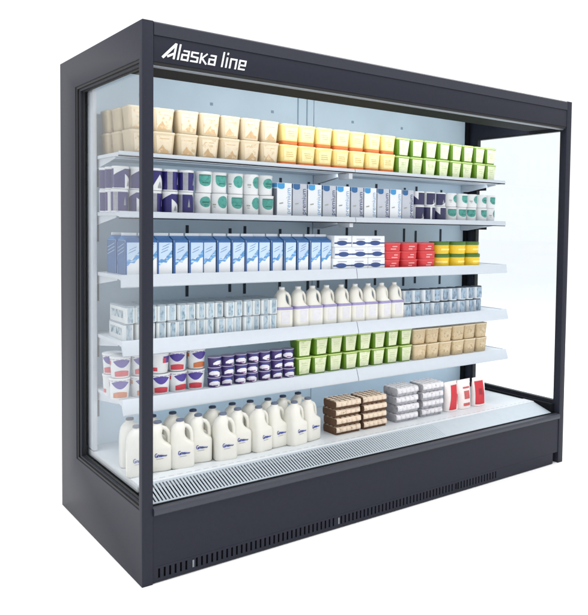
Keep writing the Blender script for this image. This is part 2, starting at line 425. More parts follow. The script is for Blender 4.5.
def tub(body, lid, dec, wt, ht, base=.80):
    def make():
        o = thing('food_tub'); hw = wt/2; hb = hw*base; cr = hw*.34
        zl = ht*.91
        def hwz(z): return hb+(hw*.965-hb)*z/zl
        b = B(); b.loft([rsq(hb*.95, hb*.95, cr*.8, 0), rsq(hb, hb, cr*.85, ht*.025), rsq(hwz(ht*.5), hwz(ht*.5), cr*.95, ht*.5), rsq(hw*.965, hw*.965, cr, zl)])
        b.build('body', body, o, ang=50)
        b = B(); b.loft([rsq(hw*.985, hw*.985, cr, zl), rsq(hw, hw, cr*1.03, zl+ht*.012), rsq(hw, hw, cr*1.03, ht*.985), rsq(hw*.97, hw*.97, cr, ht*.998), rsq(hw*.9, hw*.9, cr*.9, ht*.998), rsq(hw*.88, hw*.88, cr*.9, ht*.975)])
        b.build('lid', lid, o, ang=50)
        yf = lambda z: -hwz(z)
        fl = lambda z: hwz(z)-cr*.75
        if dec[0] == 'peak':
            b = B(); z0, z1 = ht*.10, ht*.84
            flat(b, [(-fl(z0), z0), (fl(z0), z0), (fl(z1), z1), (-fl(z1), z1)], yf); b.build('label', CREAMP, o)
            b = B(); s = dec[1]; c = (s*.35)*hw*.4
            flat(b, [(-fl(.12*ht)*.95, ht*.10), (fl(.12*ht)*.95, ht*.10), (hw*.42+c, ht*.24), (hw*.2+c, ht*.30), (c, ht*.46), (c-hw*.14, ht*.36), (c-hw*.36, ht*.22)], yf, off=.0014)
            flat(b, [(-hw*.42, ht*.70), (hw*.42, ht*.70), (hw*.42, ht*.725), (-hw*.42, ht*.725)], yf, off=.0014)
            b.build('peak_print', PEACH, o)
        elif dec[0] == 'band':
            b = B(); b.loft([rsq(hb*.96, hb*.96, cr*.8, -.0002), rsq(hb+.001, hb+.001, cr*.85, ht*.025), rsq(hwz(ht*.17)+.001, hwz(ht*.17)+.001, cr*.88, ht*.17)], caps=(1, 0)); b.build('base_band', ORB, o, ang=50)
            b = B(); z0, z1 = ht*.24, ht*.84
            flat(b, [(-fl(z0), z0), (fl(z0), z0), (fl(z1), z1), (-fl(z1), z1)], yf); b.build('label', YELP, o)
            b = B(); q = dec[1]
            for j in range(3):
                zz = ht*(.62-.1*j); flat(b, [(-hw*(.42-.1*j*q), zz), (hw*(.30+.06*j), zz), (hw*(.30+.06*j), zz+ht*.022), (-hw*(.42-.1*j*q), zz+ht*.022)], yf, off=.0014)
            b.build('label_lines', mat('ochre print', (196, 160, 84), .5, .2, 90, rnd=.05), o)
        elif dec[0] == 'cream':
            b = B(); z0, z1 = ht*.06, ht*.88; e = hw*.04
            flat(b, [(-fl(z0)-e, z0), (fl(z0)+e, z0), (fl(z1)+e, z1), (-fl(z1)-e, z1)], yf); b.build('label', GRNP, o)
            b = B(); q = dec[1]
            for j in range(3):
                zz = ht*(.62-.12*j); flat(b, [(-hw*(.40-.08*j), zz), (hw*(.36-.1*j*q), zz), (hw*(.36-.1*j*q), zz+ht*.03), (-hw*(.40-.08*j), zz+ht*.03)], yf, off=.0014)
            b.build('label_lines', mat('sage print', (196, 206, 160), .5, .2, 90, rnd=.05), o)
        elif dec[0] == 'oat':
            b = B(); q = dec[1]
            flat(b, [(-hw*.4, ht*.3), (hw*.42, ht*.28), (hw*.46, ht*.62), (hw*.1*q, ht*.70), (-hw*.44, ht*.6)], yf); b.build('label', mat('pale oat print', (214, 196, 164), .5, .05, 60, speck=((180, 152, 112), 65, .5, .66)), o)
        return o
    return make
ORD = ['', 'first', 'second', 'third', 'fourth', 'fifth', 'sixth', 'seventh', 'eighth', 'ninth', 'tenth', 'eleventh', 'twelfth', 'thirteenth', 'fourteenth', 'fifteenth', 'sixteenth', 'seventeenth']
def pos(i, n):
    if n == 3: return ('left column', 'middle column', 'right column')[i]
    if i == 0: return 'leftmost'
    if i == n-1: return 'rightmost'
    if i < n/2: return ORD[i+1]+' from left'
    return ORD[n-i]+' from right'
def lay(l, n):
    if n == 1: return ''
    if n == 2: return ('lower layer', 'upper layer')[l]
    if n == 3: return ('bottom layer', 'middle layer', 'top layer')[l]
    return ('bottom layer', 'second layer up', 'third layer up', 'top layer')[l]
def row(keybase, makers, x0, px, n, layers, y, z, h, desc, cat, group, shelf, rot=.07, jit=.0028, rots=None, pick=None, ystag=0):
    k = 0
    for i in range(n):
        for l in range(layers):
            v = pick(i, l) if pick else random.randrange(len(makers))
            lab = '%s, %s%s on %s' % (desc, (lay(l, layers)+', ') if layers > 1 else '', pos(i, n), shelf)
            rz = rots(i, l) if rots else random.uniform(-rot, rot)
            put(keybase+str(v), makers[v], (x0+px*(i+.5)+random.uniform(-jit, jit), y+random.uniform(-jit, jit)*2+ystag*(1 if i % 2 else -1), z+l*h+.0004*(l+1)), rz, lab, cat, group)
Z1, Z2, Z3, Z4, Z5, ZD = 1.578, 1.340, 1.087, .822, .586, .3155
# --- top shelf
cm = [tub(CREAM, CREAML, ('peak', s), .0965, .097, .82) for s in (-1, 0, 1)]
row('cream', cm, .108, .0995, 7, 2, .49, Z1, .0972, 'cream tub with tan peak print', 'food tub', 'cream tubs on the top shelf', 'top shelf')
for l in range(2):
    for q, yy in enumerate((.596, .703)):
        put('cream1', cm[1], (.151-.010*q, yy, Z1+.0972*l+.0004), .02, 'plain-sided cream tub at left end of top shelf, %s, %s row' % (lay(l, 2), ('second', 'rearmost')[q]), 'food tub', 'cream tubs on the top shelf')
ym = [tub(YEL, YELL, ('band', s), .0955, .095, .83) for s in (0, 1)]
row('yellow', ym, .806, .0978, 7, 2, .49, Z1, .0955, 'yellow tub with orange base band', 'food tub', 'yellow tubs on the top shelf', 'top shelf')
gm = [tub(GRN, GRNL, ('cream', s), .092, .093, .80) for s in (0, 1)]
row('green', gm, 1.494, .0945, 8, 2, .485, Z1, .0935, 'green tub with pale label', 'food tub', 'green tubs on the top shelf', 'top shelf')

# --- second shelf: cups and cartons
def cup(rad, ht, body, decs, lidm=WHT, taper=.98, name='yoghurt_cup'):
    def make():
        o = thing(name); rf = lambda z: rad*(taper+(1-taper)*z/ht)*.97
        b = B(); b.loft([circ(rf(0)*.95, 0), circ(rf(0), ht*.03), circ(rf(ht*.5), ht*.5), circ(rf(ht*.92), ht*.92)]); b.build('body', body, o, ang=50)
        b = B(); b.loft([circ(rad*.98, ht*.90), circ(rad, ht*.91), circ(rad, ht*.975), circ(rad*.97, ht*.995), circ(rad*.9, ht*.995), circ(rad*.88, ht*.98)]); b.build('lid', lidm, o, ang=50)
        for nm, m, ps in decs:
            for (a0, a1, lo, hi) in ps:
                b = B(); patch(b, rf, a0, a1, (lambda t, lo=lo: lo(t)*ht), (lambda t, hi=hi: hi(t)*ht), off=.0007 if nm != 'label_print' else .0013)
                b.build(nm, m, o)
        return o
    return make
c_ = lambda v: (lambda t: v)
def tri(a, bb): return lambda t: a+(bb-a)*(1-abs(2*t-1))
def ramp(a, bb): return lambda t: a+(bb-a)*t
def blob(c, r, s=1): return lambda t: c+s*r*math.sqrt(max(0, 1-(2*t-1)**2))
def purple(ink):
    return [cup(.0335, .092, WHT, [('label', ink, [(-.1, 2.2, ramp(.66, .06), c_(.88)), (-1.5, -.1, c_(.05), ramp(.60, .88)), (-3.0, -1.55, c_(.06), c_(.88))]),
                                   ('label_print', GREYP, [(.2, .7, c_(.12), tri(.14, .36))])]),
            cup(.0335, .092, WHT, [('label', ink, [(-1.0, 1.0, lambda t: .10+.62*(1-abs(2*t-1))**.8, c_(.88)), (1.3, 2.8, c_(.06), c_(.88)), (-2.8, -1.7, c_(.06), c_(.88))]),
                                   ('label_print', GREYP, [(-.3, .3, c_(.10), tri(.16, .40))])]),
            cup(.0335, .092, WHT, [('label', ink, [(-.35, 1.1, c_(.06), c_(.88)), (1.1, 2.0, c_(.06), ramp(.88, .4)), (-2.6, -1.0, c_(.06), c_(.88))]),
                                   ('label_print', GREYP, [(-.95, -.4, c_(.06), c_(.87)), (.35, .65, c_(.3), tri(.32, .7))])])]
pm = purple(PURP)
row('purple', pm, .052, .0685, 5, 2, .475, Z2, .0925, 'purple and white round cup', 'yoghurt cup', 'purple cups on the second shelf', 'second shelf', rots=lambda i, l: random.uniform(-.5, .5))
for l in range(2):
    for q, yy in enumerate((.548, .622)):
        put('purple%d' % ((l+q+1) % 3), pm[(l+q+1) % 3], (.084, yy, Z2+.0925*l+.0004), .6+.5*q, 'purple cup at left end of second shelf, %s, %s row' % (lay(l, 2), ('second', 'rearmost')[q]), 'yoghurt cup', 'purple cups on the second shelf')
SPK = mat('grey small print', (158, 160, 150), .5, .2, 80, rnd=.1)
def tealcup(rad, ht):
    return [cup(rad, ht, WHT, [('label', TEAL, [(-.35, 1.05, blob(.60, .30, -1), blob(.60, .28))]), ('label_print', SPK, [(-1.0, -.55, c_(.44), c_(.50)), (-.9, -.6, c_(.34), c_(.37))])]),
            cup(rad, ht, WHT, [('label', TEAL, [(-.9, .7, blob(.56, .26, -1), c_(.82))]), ('label_print', TEALD, [(-.85, .65, c_(.80), c_(.84)), (-.5, .3, c_(.44), c_(.48))])]),
            cup(rad, ht, WHT, [('label', TEAL, [(-.6, .9, blob(.58, .25, -1), blob(.58, .25))]), ('label_print', TEALD, [(-.3, .6, c_(.53), c_(.60)), (-.1, .4, c_(.42), c_(.46))])])]
tm = tealcup(.0372, .092)
row('tealL', tm, .400, .0765, 5, 2, .478, Z2, .0925, 'larger teal-print white cup', 'yoghurt cup', 'teal cups left of the tall cartons', 'second shelf', rots=lambda i, l: random.uniform(-.3, .3))
SIDEG = mat('pale grey card', (188, 194, 204), .5, .04, 20, rnd=.03)
CBLUE = mat('bright blue cap', (58, 148, 206), .4, .05, 20, rnd=.05)
CNAVY = mat('deep blue cap', (44, 98, 150), .4, .05, 20, rnd=.05)
INK1 = mat('pale blue ink', (120, 164, 204), .5, .05, 20, rnd=0)
INK2 = mat('navy ink', (40, 52, 104), .5, .05, 20, rnd=0)
TXT = text_mesh('premium', .034)
def tallcarton(dark):
    def make():
        o = thing('drink_carton'); hw, hd, ht = .0385, .036, .155
        b = B(); b.box(-hw, hw, -hd, hd, 0, ht, .003); b.build('carton', SIDEG if dark else WHT2, o)
        yf = lambda z: -hd
        b = B(); cx = -hw*.48; pts = [(-hw*.96, ht*.985), (-hw*.96, ht*.87)]
        pts += [(cx-hw*.46*math.cos(PI*k/8), ht*.87-.009*math.sin(PI*k/8)) for k in range(1, 8)] + [(cx+hw*.46, ht*.87), (cx+hw*.46, ht*.985)]
        flat(b, pts, yf); flatside(b, [(-hd*.95, ht*.985), (-hd*.95, ht*.86), (hd*.9, ht*.88), (hd*.9, ht*.985)], lambda z: -hw); b.build('corner_print', CNAVY if dark else CBLUE, o)
        b = B(); i0 = len(b.v)
        for (x, y, z) in TXT[0]: b.v.append((hw*.55-y, -hd-.0009, ht*.46+x))
        for fc in TXT[1]: b.f.append(tuple(i0+k for k in fc)); b.mi.append(0)
        b.build('lettering', INK2 if dark else INK1, o)
        b = B(); flatside(b, [(-hd*.9, 0.004), (hd*.95, .004), (hd*.95, ht*.84), (-hd*.9, ht*.82)], lambda z: -hw); b.build('side_print', mat('grey side print', (128, 134, 146), .5, .06, 30), o)
        b = B(); flat(b, [(-hw*.7, ht*.36), (-hw*.2, ht*.38), (-hw*.2, ht*.42), (-hw*.75, ht*.39)], yf); b.build('small_print', SPK, o)
        return o
    return make
for i in range(10):
    d = i % 2
    put('tall%d' % d, tallcarton(d), (.785+.0832*(i+.5), .478, Z2+.0004), random.uniform(-.03, .03),
        '%s, %s of ten tall cartons on second shelf' % ('grey-fronted carton with navy lettering' if d else 'white carton with pale blue lettering', pos(i, 10)), 'carton', 'tall cartons on the second shelf')
nm_ = [cup(.0375, .076, WHT, d, taper=.98) for d in ([('label', NAVY, [(-.3, 1.6, c_(.05), c_(.9)), (-1.6, -.3, c_(.05), ramp(.9, .4))])],
      [('label', NAVY, [(-1.2, .9, lambda t: .08+.5*max(0, t-.4), c_(.9))]), ('label_print', GREYP, [(-.2, .2, c_(.2), tri(.22, .5))])], [('label', NAVY, [(-1.5, -.1, c_(.05), c_(.9)), (.2, 1.6, c_(.05), c_(.9))])])]
row('navy', nm_, 1.632, .078, 3, 2, .475, Z2, .0765, 'navy and white round cup', 'yoghurt cup', 'navy cups right of the tall cartons', 'second shelf', rots=lambda i, l: random.uniform(-.4, .4))
tm2 = tealcup(.0385, .076)
row('tealR', tm2, 1.868, .0795, 5, 2, .475, Z2, .0765, 'smaller teal-print cup', 'yoghurt cup', 'teal cups at the right end', 'right end of second shelf', rots=lambda i, l: random.uniform(-.4, .4))

# --- third shelf
CB = mat('milk carton blue', (38, 92, 158), .45, .05, 30, rnd=.05)
CB2 = mat('milk carton sky blue', (88, 154, 212), .45, .12, 40, rnd=.08, speck=((200, 224, 242), 40, .5, .65, (1, 1, 3)))
CSIDE = mat('milk carton side', (58, 102, 154), .45, .08, 30, rnd=.05)
def gable(v):
    def make():
        o = thing('milk_carton'); hw, hd, hb, ht = .0305, .049, .140, .170
        b = B(); b.loft([rsq(hw, hd, .002, 0, 2), rsq(hw, hd, .002, hb, 2)], caps=(1, 1)); b.build('carton', WHT2, o, ang=30)
        b = B()
        zg = ht-.012
        b.loft([rsq(hw, hd, .002, hb+.0003, 2), rsq(hw*.985, .0016, .0008, zg, 2)], caps=(1, 1)); b.build('gable', mat('gable blue', (62, 124, 186), .45, .10, 30, rnd=.06), o, ang=30)
        b = B(); b.box(-hw*.99, hw*.99, -.0016, .0016, zg+.0003, ht, .0005); b.build('fin', WHT2, o)
        yf = lambda z: -hd
        b = B()
        flat(b, [(-hw*.97, hb*.40), (-hw*.5, hb*.45), (-hw*.1, hb*.43), (hw*.3, hb*.55), (hw*.55, hb*.60), (hw*.97, hb*.72), (hw*.97, hb*.5), (hw*.6, hb*.46), (hw*.2, hb*.34), (-hw*.3, hb*.36), (-hw*.6, hb*.28), (-hw*.97, hb*.25)], yf)
        b.build('mountain_print', CB2, o)
        b = B(); flat(b, [(-hw*.97, hb*.42), (-hw*.2, hb*.46), (hw*.3, hb*.56), (hw*.97, hb*.70), (hw*.97, hb*.94), (-hw*.97, hb*.94)], yf, .0004); b.build('sky_print', mat('sky wash print', (190, 213, 236), .45, .05, 20, rnd=.06), o)
        b = B()
        flat(b, [(-hw*.97, hb*.94), (hw*.97, hb*.94), (hw*.97, hb), (-hw*.97, hb)], yf)
        flat(b, [(-hw, 0.002), (-hw*(.84 if v else .78), .002), (-hw*(.84 if v else .78), hb*.94), (-hw, hb*.94)], yf, .001)
        for j in range(3 if v else 2):
            x0 = -hw*.62+j*hw*.12; zz = hb*(.62+.09*j)
            flat(b, [(x0, zz), (x0+hw*1.0, zz+hb*.10), (x0+hw*1.0, zz+hb*.113), (x0+hw*.1, zz+hb*.022)], yf, .001)
        b.build('blue_print', CB, o)
        b = B(); flatside(b, [(-hd*.98, .001), (hd*.98, .001), (hd*.98, hb*.995), (-hd*.98, hb*.995)], lambda z: -hw)
        b.build('side_print', CSIDE, o)
        b = B()
        for j in range(3): flatside(b, [(hd*.8, hb*(.56+.1*j)), (-hd*.8, hb*(.70+.1*j)), (-hd*.8, hb*(.715+.1*j)), (hd*.8, hb*(.575+.1*j))], lambda z: -hw, .0016)
        b.build('side_lines', mat('pale side lines', (206, 218, 230), .5), o)
        return o
    return make
gmk = [gable(0), gable(1)]
row('gable', gmk, .088, .0662, 15, 1, .474, Z3, 0, 'white and blue gable-top milk carton', 'milk carton', 'milk cartons on the middle shelf', 'middle shelf', rot=.05)
put('gable1', gmk[1], (.117, .584, Z3+.0004), .03, 'blue-sided milk carton at the far left rear of the middle shelf', 'milk carton', 'milk cartons on the middle shelf')
def flatbox(v):
    def make():
        o = thing('snack_box'); hw, hd, ht = .0525, .05, .0545
        b = B(); b.box(-hw, hw, -hd, hd, 0, ht, .002); b.build('carton', WHT2, o)
        yf = lambda z: -hd
        b = B(); e = [(hw*.62*math.cos(2*PI*k/16)+(v-1)*hw*.12, ht*.34+ht*.22*math.sin(2*PI*k/16)) for k in range(16)]
        flat(b, e, yf, .0014); flat(b, [(-hw, ht*.26), (hw, ht*.28), (hw, ht*.40), (-hw, ht*.40)], yf); b.build('oval_print', mat('box navy', (46, 74, 132), .45, .08, 40, rnd=.06), o)
        b = B(); flat(b, [(-hw*.5, ht*.66), (hw*.5, ht*.66), (hw*.5, ht*.72), (-hw*.5, ht*.72)], yf); b.build('text_lines', mat('soft violet print', (150, 150, 190), .5, .2, 80), o)
        return o
    return make
row('flatbox', [flatbox(0), flatbox(1), flatbox(2)], 1.081, .1073, 3, 3, .463, Z3, .0548, 'flat white box with navy band', 'box', 'white boxes on the middle shelf', 'middle shelf')
REDM = mat('red pack', (206, 52, 58), .42, .06, 30, rnd=.06)
REDL = mat('pink print', (240, 170, 170), .45, .1, 60, rnd=.05)
def redpack(v):
    def make():
        o = thing('deli_tub'); hw, hd, ht = .0575, .05, .043
        b = B(); b.loft([rsq(hw*.90, hd*.93, .030, 0, 7), rsq(hw*.94, hd*.96, .032, ht*.1, 7), rsq(hw*.97, hd*.97, .034, ht*.78, 7)]); b.build('body', REDM, o, ang=50)
        b = B(); b.loft([rsq(hw, hd, .035, ht*.785, 7), rsq(hw, hd, .035, ht*.95, 7), rsq(hw*.96, hd*.96, .033, ht*.995, 7)]); b.build('lid', mat('red lid', (216, 78, 80), .4, .05, 30, rnd=.05), o, ang=50)
        b = B(); yf = lambda z: -hd*.97; q = (-.3, .05, .3)[v]
        flat(b, [(-hw*.36, ht*.18), (hw*(.2+q*.4), ht*.18), (hw*(.2+q*.4), ht*.30), (-hw*.36, ht*.30)], yf)
        b.build('stripe', REDL, o); b = B()
        flat(b, [(-hw*(.2-q*.4), ht*.48), (hw*.36, ht*.48), (hw*.36, ht*.60), (-hw*(.2-q*.4), ht*.60)], yf)
        b.build('stripe', REDL, o)
        return o
    return make
row('redpack', [redpack(0), redpack(1), redpack(2)], 1.405, .1195, 3, 3, .463, Z3, .0433, 'red rounded tub with pale stripes', 'deli tub', 'red tubs on the middle shelf', 'middle shelf')
YT = mat('mustard tub', (232, 196, 44), .42, .05, 30, rnd=.04); GL = mat('dark green lid', (70, 112, 36), .42, .05, 30, rnd=.05)
def roundtub():
    o = thing('spread_tub'); r, ht = .0575, .0675
    b = B(); b.loft([circ(r*.92, 0, 32), circ(r*.95, ht*.05, 32), circ(r*.97, ht*.72, 32)]); b.build('body', YT, o, ang=50)
    b = B(); b.loft([circ(r*.985, ht*.725, 32), circ(r, ht*.74, 32), circ(r, ht*.95, 32), circ(r*.97, ht*.995, 32), circ(r*.9, ht*.995, 32)]); b.build('lid', GL, o, ang=50)
    b = B(); patch(b, lambda z: r*.965, -.7, .7, lambda t: ht*.30, lambda t: ht*.44); b.build('label', mat('pale yellow stripe', (246, 228, 130), .5), o)
    return o
row('roundtub', [roundtub], 1.766, .1165, 3, 2, .463, Z3, .0678, 'round yellow tub with green lid', 'spread tub', 'yellow tubs on the middle shelf', 'middle shelf', rot=.5)

# --- fourth shelf: small packs and stripe jugs
PK = mat('blue grey pack print', (170, 188, 200), .35, .08, 30, rnd=.12, speck=((112, 140, 158), 95, .48, .68, (1, 1, .5)))
PKR = mat('slate pack print', (150, 172, 190), .35, .08, 30, rnd=.12, speck=((92, 112, 132), 85, .46, .66, (1, 1, .45)))
PKS = mat('pack side', (220, 226, 228), .4, .05, 30, rnd=.04)
PKD = mat('pack dark seam', (52, 66, 80), .5, .1, 30, rnd=.05)
def pack(wd, ht, m, dp=.05):
    def make():
        o = thing('drink_pack'); hw = wd/2; hd = dp; zt = ht*.94
        b = B(); b.loft([rsq(hw*.93, hd*.97, .009, 0, 4), rsq(hw*.985, hd*.99, .010, ht*.03, 4), rsq(hw*.985, hd*.99, .010, zt, 4)]); b.build('body', PKS, o, ang=40)
        b = B(); b.loft([rsq(hw*.97, hd*.985, .010, zt+.0002, 4), rsq(hw*.985, hd*.99, .010, zt+ht*.02, 4), rsq(hw*.95, hd*.97, .009, ht, 4)]); b.build('lid', mat('pack top', (168, 182, 192), .4, .06, 40, rnd=.06), o, ang=40)
        b = B(); b.loft([rsq(hw*.99, hd*.993, .010, zt-ht*.012, 4), rsq(hw*.99, hd*.993, .010, zt+.0001, 4)], caps=(0, 0)); b.build('seam', PKD, o)
        b = B(); yf = lambda z: -hd
        flat(b, [(-hw*.50, ht*.05), (hw*.52, ht*.05), (hw*.52, ht*.90), (-hw*.50, ht*.90)], yf); b.build('label', m, o)
        b = B(); flatside(b, [(-hd*.70, ht*.30), (hd*.7, ht*.30), (hd*.7, ht*.72), (-hd*.70, ht*.72)], lambda z: -hw)
        b.build('side_label', mat('side text print', (188, 200, 206), .4, .05, 30, speck=((60, 108, 128), 90, .52, .58, (1, 1, .35))), o)
        return o
    return make
row('packL', [pack(.0408, .0695, PK, .098)], .083, .0435, 16, 2, .512, Z4, .0698, 'slim grey-blue pack', 'drink pack', 'slim packs left of the striped jugs', 'fourth shelf', rot=.02)
JUG = mat('milk jug plastic', (225, 224, 216), .36, .02, 20, rnd=.02, sss=.12)
CAPB = mat('navy cap', (44, 60, 92), .4, .05, 30, rnd=.05)
LOGO = mat('blue script ink', (56, 70, 150), .5, .1, 60, rnd=.1)
STRIPE = mat('violet stripe', (150, 142, 188), .5, .12, 60, rnd=.08)
LOGOT = [(1.8, 2.3), (.6, 2.4), (0, 1.4), (.4, .3), (1.6, .2), (1.9, 1.2), (1.1, 1.2), (2.2, .2), (2.5, 1.6), (3.3, 1.5), (3.4, .3), (3.9, 1.5), (4.5, .3), (4.7, 1.6), (5.3, .3), (5.6, 1.5), (6.2, .4), (6.6, 1.3), (7.3, .5), (8.0, 1.2), (8.6, .5), (9.6, 1.2)]
def jug(wd, ht, capm, dec, dp=None, tall=1.05):
    def make():
        o = thing('milk_jug'); hw = wd/2; hd = (dp or wd)/2; zs = ht*.54
        b = B(); rings = []
        prof = [(0, .88, .88, .9), (.012, .96, .96, .97), (.04, 1, 1, 1), (.30, 1, 1, 1), (.46, 1, 1, 1), (.51, 1, .93, .99), (.545, .995, .70, .97), (.59, .99, .42, .97), (.64, .98, .28, .95), (.69, .965, .22, .92), (.74, .93, .21, .88),
                (.79, .88, .25, .81), (.83, .80, .30, .72), (.865, .69, .31, .60), (.89, .58, .28, .48), (.91, .48, .21, .36), (.945, .45, .19, .32)]
        for t, l, r, d in prof:
            if t > .5: t = .5+(t-.5)*tall
            s_ = (l+r)/2; c = (r-l)/2
            cr = min(.42*hw+.5*hw*max(0, t-.5), hw*s_*.96, hd*d*.96)
            rings.append(rsq(hw*s_, hd*d, cr, ht*t, 4, cx=hw*c))
        b.loft(rings); b.build('bottle', JUG, o, ang=70)
        b = B()
        hp = [(-hw*.12, ht*.845), (hw*.22, ht*.855), (hw*.50, ht*.825), (hw*.70, ht*.765), (hw*.80, ht*.69), (hw*.835, ht*.60), (hw*.83, ht*.52), (hw*.80, ht*.44)]
        b.tube([(x, -hd*.12, z) for x, z in [(x, z if z < ht*.5 else ht*.5+(z-ht*.5)*tall) for x, z in hp]], [hw*.17, hw*.18, hw*.18, hw*.175, hw*.165, hw*.165, hw*.17, hw*.16], 12); b.build('handle', JUG, o, ang=80)
        b = B(); cx = -hw*.13; r = hw*.335; zc = .5+.44*tall
        b.loft([circ(r, ht*zc, 20, cx), circ(r*1.02, ht*(zc+.005), 20, cx), circ(r*1.02, ht*(zc+.034), 20, cx), circ(r*.9, ht*(zc+.045), 20, cx)]); b.build('cap', capm, o, ang=50)
        yf = lambda z: -hd
        if dec == 'logo':
            b = B(); q = .0030*hw/.042
            P = [(-hw*.44+x*q*1.4, ht*.30+z*q*2.0) for x, z in LOGOT]
            for k in range(len(P)-1):
                a, c = Vector(P[k]), Vector(P[k+1]); d = (c-a).normalized(); nn = Vector((-d.y, d.x))*.0016
                flat(b, [a+nn, c+nn, c-nn, a-nn], yf, .0006+.00012*k)
            flat(b, [(-hw*.34, ht*.262), (hw*.24, ht*.27), (hw*.24, ht*.276), (-hw*.34, ht*.268)], yf, .0008)
            b.build('script_logo', LOGO, o)
        else:
            b = B(); z0, z1 = ht*.455, ht*.525
            b.loft([rsq(hw*1.004+.0004, hd*1.004+.0004, .42*hw, z, 4) for z in (z0, z1)], caps=(0, 0)); b.build('stripe_label', STRIPE, o, ang=60)
            b = B(); flat(b, [(-hw*.5, ht*.12), (hw*.52, ht*.12), (hw*.52, ht*.42), (-hw*.5, ht*.42)], yf, .0008); b.build('paper_label', mat('grey white label', (214, 214, 220), .5, .05, 60), o)
        return o
    return make
row('stripejug', [jug(.082, .185, WHT, 'stripe', .076, 1.08)], .782, .0838, 9, 1, .448, Z4, 0, 'white milk jug with violet stripe', 'milk jug', 'striped jugs on the fourth shelf', 'fourth shelf', rot=.25)
def can():
    o = thing('drink_can'); r, ht = .0325, .0725
    b = B(); b.loft([circ(r*.90, 0), circ(r, ht*.06), circ(r, ht*.92)]); b.build('body', mat('silver blue can', (208, 216, 223), .28, .06, 30, metal=.15, rnd=.08), o, ang=50)
    b = B(); b.loft([circ(r*.99, ht*.921), circ(r*.93, ht*.955), circ(r*.93, ht*.99), circ(r*.88, ht*.99), circ(r*.86, ht*.97)]); b.build('lid', PKD, o, ang=50)
    b = B(); patch(b, lambda z: r, -.62, .66, lambda t: ht*.08, lambda t: ht*.90); b.build('label', PKR, o)
    return o
row('can', [can], 1.542, .0668, 9, 2, .452, Z4, .0728, 'silver-blue drink can with dark print', 'drink can', 'drink cans right of the striped jugs', 'fourth shelf', rot=.03)

# --- fifth shelf
ORG = mat('orange brown print', (198, 112, 62), .45, .1, 40, rnd=.08); REDP = mat('rose red print', (200, 62, 76), .45, .1, 40, rnd=.08)
VIO = mat('violet swoosh', (74, 58, 148), .42, .08, 40, rnd=.08)
def swash(a0, a1, zc, amp, th): return (a0, a1, lambda t: zc-amp*math.sin(PI*t)-th*math.sin(PI*t)*.5, lambda t: zc-amp*.25*math.sin(PI*t)+th*math.sin(PI*t)*.5)
def pot(v):
    base = (ORG, REDP, REDP)[v]
    decs = [('label', VIO, [swash(-.95, .95, .78, .16, .26), (-3.0, -1.7, c_(.5), c_(.8))]), ('base_print', base, [(-.8, .8, c_(.08), lambda t: .30+.06*math.sin(PI*t)), (-1.9, -1.3, c_(.62), c_(.80))]),
            ('rim_print', mat('thin violet line', (110, 96, 160), .5), [(-PI, PI, c_(.865), c_(.885))])]
    if v == 2: decs = [('label', VIO, [(.15, 1.15, c_(.50), c_(.82)), (-2.6, -1.2, blob(.68, .12, -1), c_(.82))]), ('base_print', REDP, [(.1, .5, c_(.50), c_(.74)), (-1.0, -.5, c_(.12), c_(.3))])]
    return cup(.0415, .0865, WHT, decs, taper=.86, name='dessert_pot')
pots = [pot(0), pot(1), pot(2)]
row('pot', pots, .040, .0808, 5, 2, .462, Z5, .0868, 'white pot with violet swoosh', 'dessert pot', 'white pots on the lowest shelf', 'lowest shelf', rots=lambda i, l: random.uniform(-.4, .3), pick=lambda i, l: random.choice((0, 1, 0, 1, 2)))
for l in range(2):
    put('pot%d' % (2-l), pots[2-l], (.082, .555, Z5+.0868*l+.0004), -.6, 'white pot at the far left rear of the lowest shelf, %s' % lay(l, 2), 'dessert pot', 'white pots on the lowest shelf')
PB = mat('purple pot', (66, 52, 112), .42, .08, 40, rnd=.08)
WSW = mat('white wave print', (232, 230, 240), .45, .06, 60, rnd=.04)
def minipot(v):
    s = (-1, 1, -1)[v]
    return cup(.0305, .0445, PB, [('label', WSW, [(-1.0, 1.0, lambda t: .14+.10*math.sin(PI*t*1.5+v), lambda t: .40+.26*math.sin(PI*(t if s > 0 else 1-t)))]),
               ('rim_print', mat('indigo print', (44, 56, 140), .4, .08, 40), [(-.6, .7, c_(.62), lambda t: .64+.18*math.sin(PI*t))]), ('label_print', mat('plum print', (120, 70, 130), .45, .1, 40), [(-.3, .5, c_(.14), c_(.24))])], lidm=mat('violet foil lid', (176, 170, 200), .3, .05, 30, rnd=.08), taper=.84, name='mini_pot')
row('minipot', [minipot(0), minipot(1), minipot(2)], .447, .0622, 7, 3, .44, Z5, .0448, 'small purple pot with white wave', 'mini pot', 'small purple pots on the lowest shelf', 'lowest shelf', rots=lambda i, l: random.uniform(-.4, .4))
gm5 = [tub(GRN, GRNL, ('cream', s), .087, .0875, .80) for s in (0, 1)]
row('green5_', gm5, .886, .0903, 8, 2, .462, Z5, .0880, 'green tub with pale label', 'food tub', 'green tubs on the lowest shelf', 'lowest shelf', rot=.06)
bm5 = [tub(TAN, TANL, ('oat', s), .093, .0825, .84) for s in (-1, 1)]
row('oat', bm5, 1.612, .0955, 6, 2, .462, Z5, .083, 'beige speckled oat tub', 'food tub', 'beige tubs on the lowest shelf', 'lowest shelf', rot=.06)

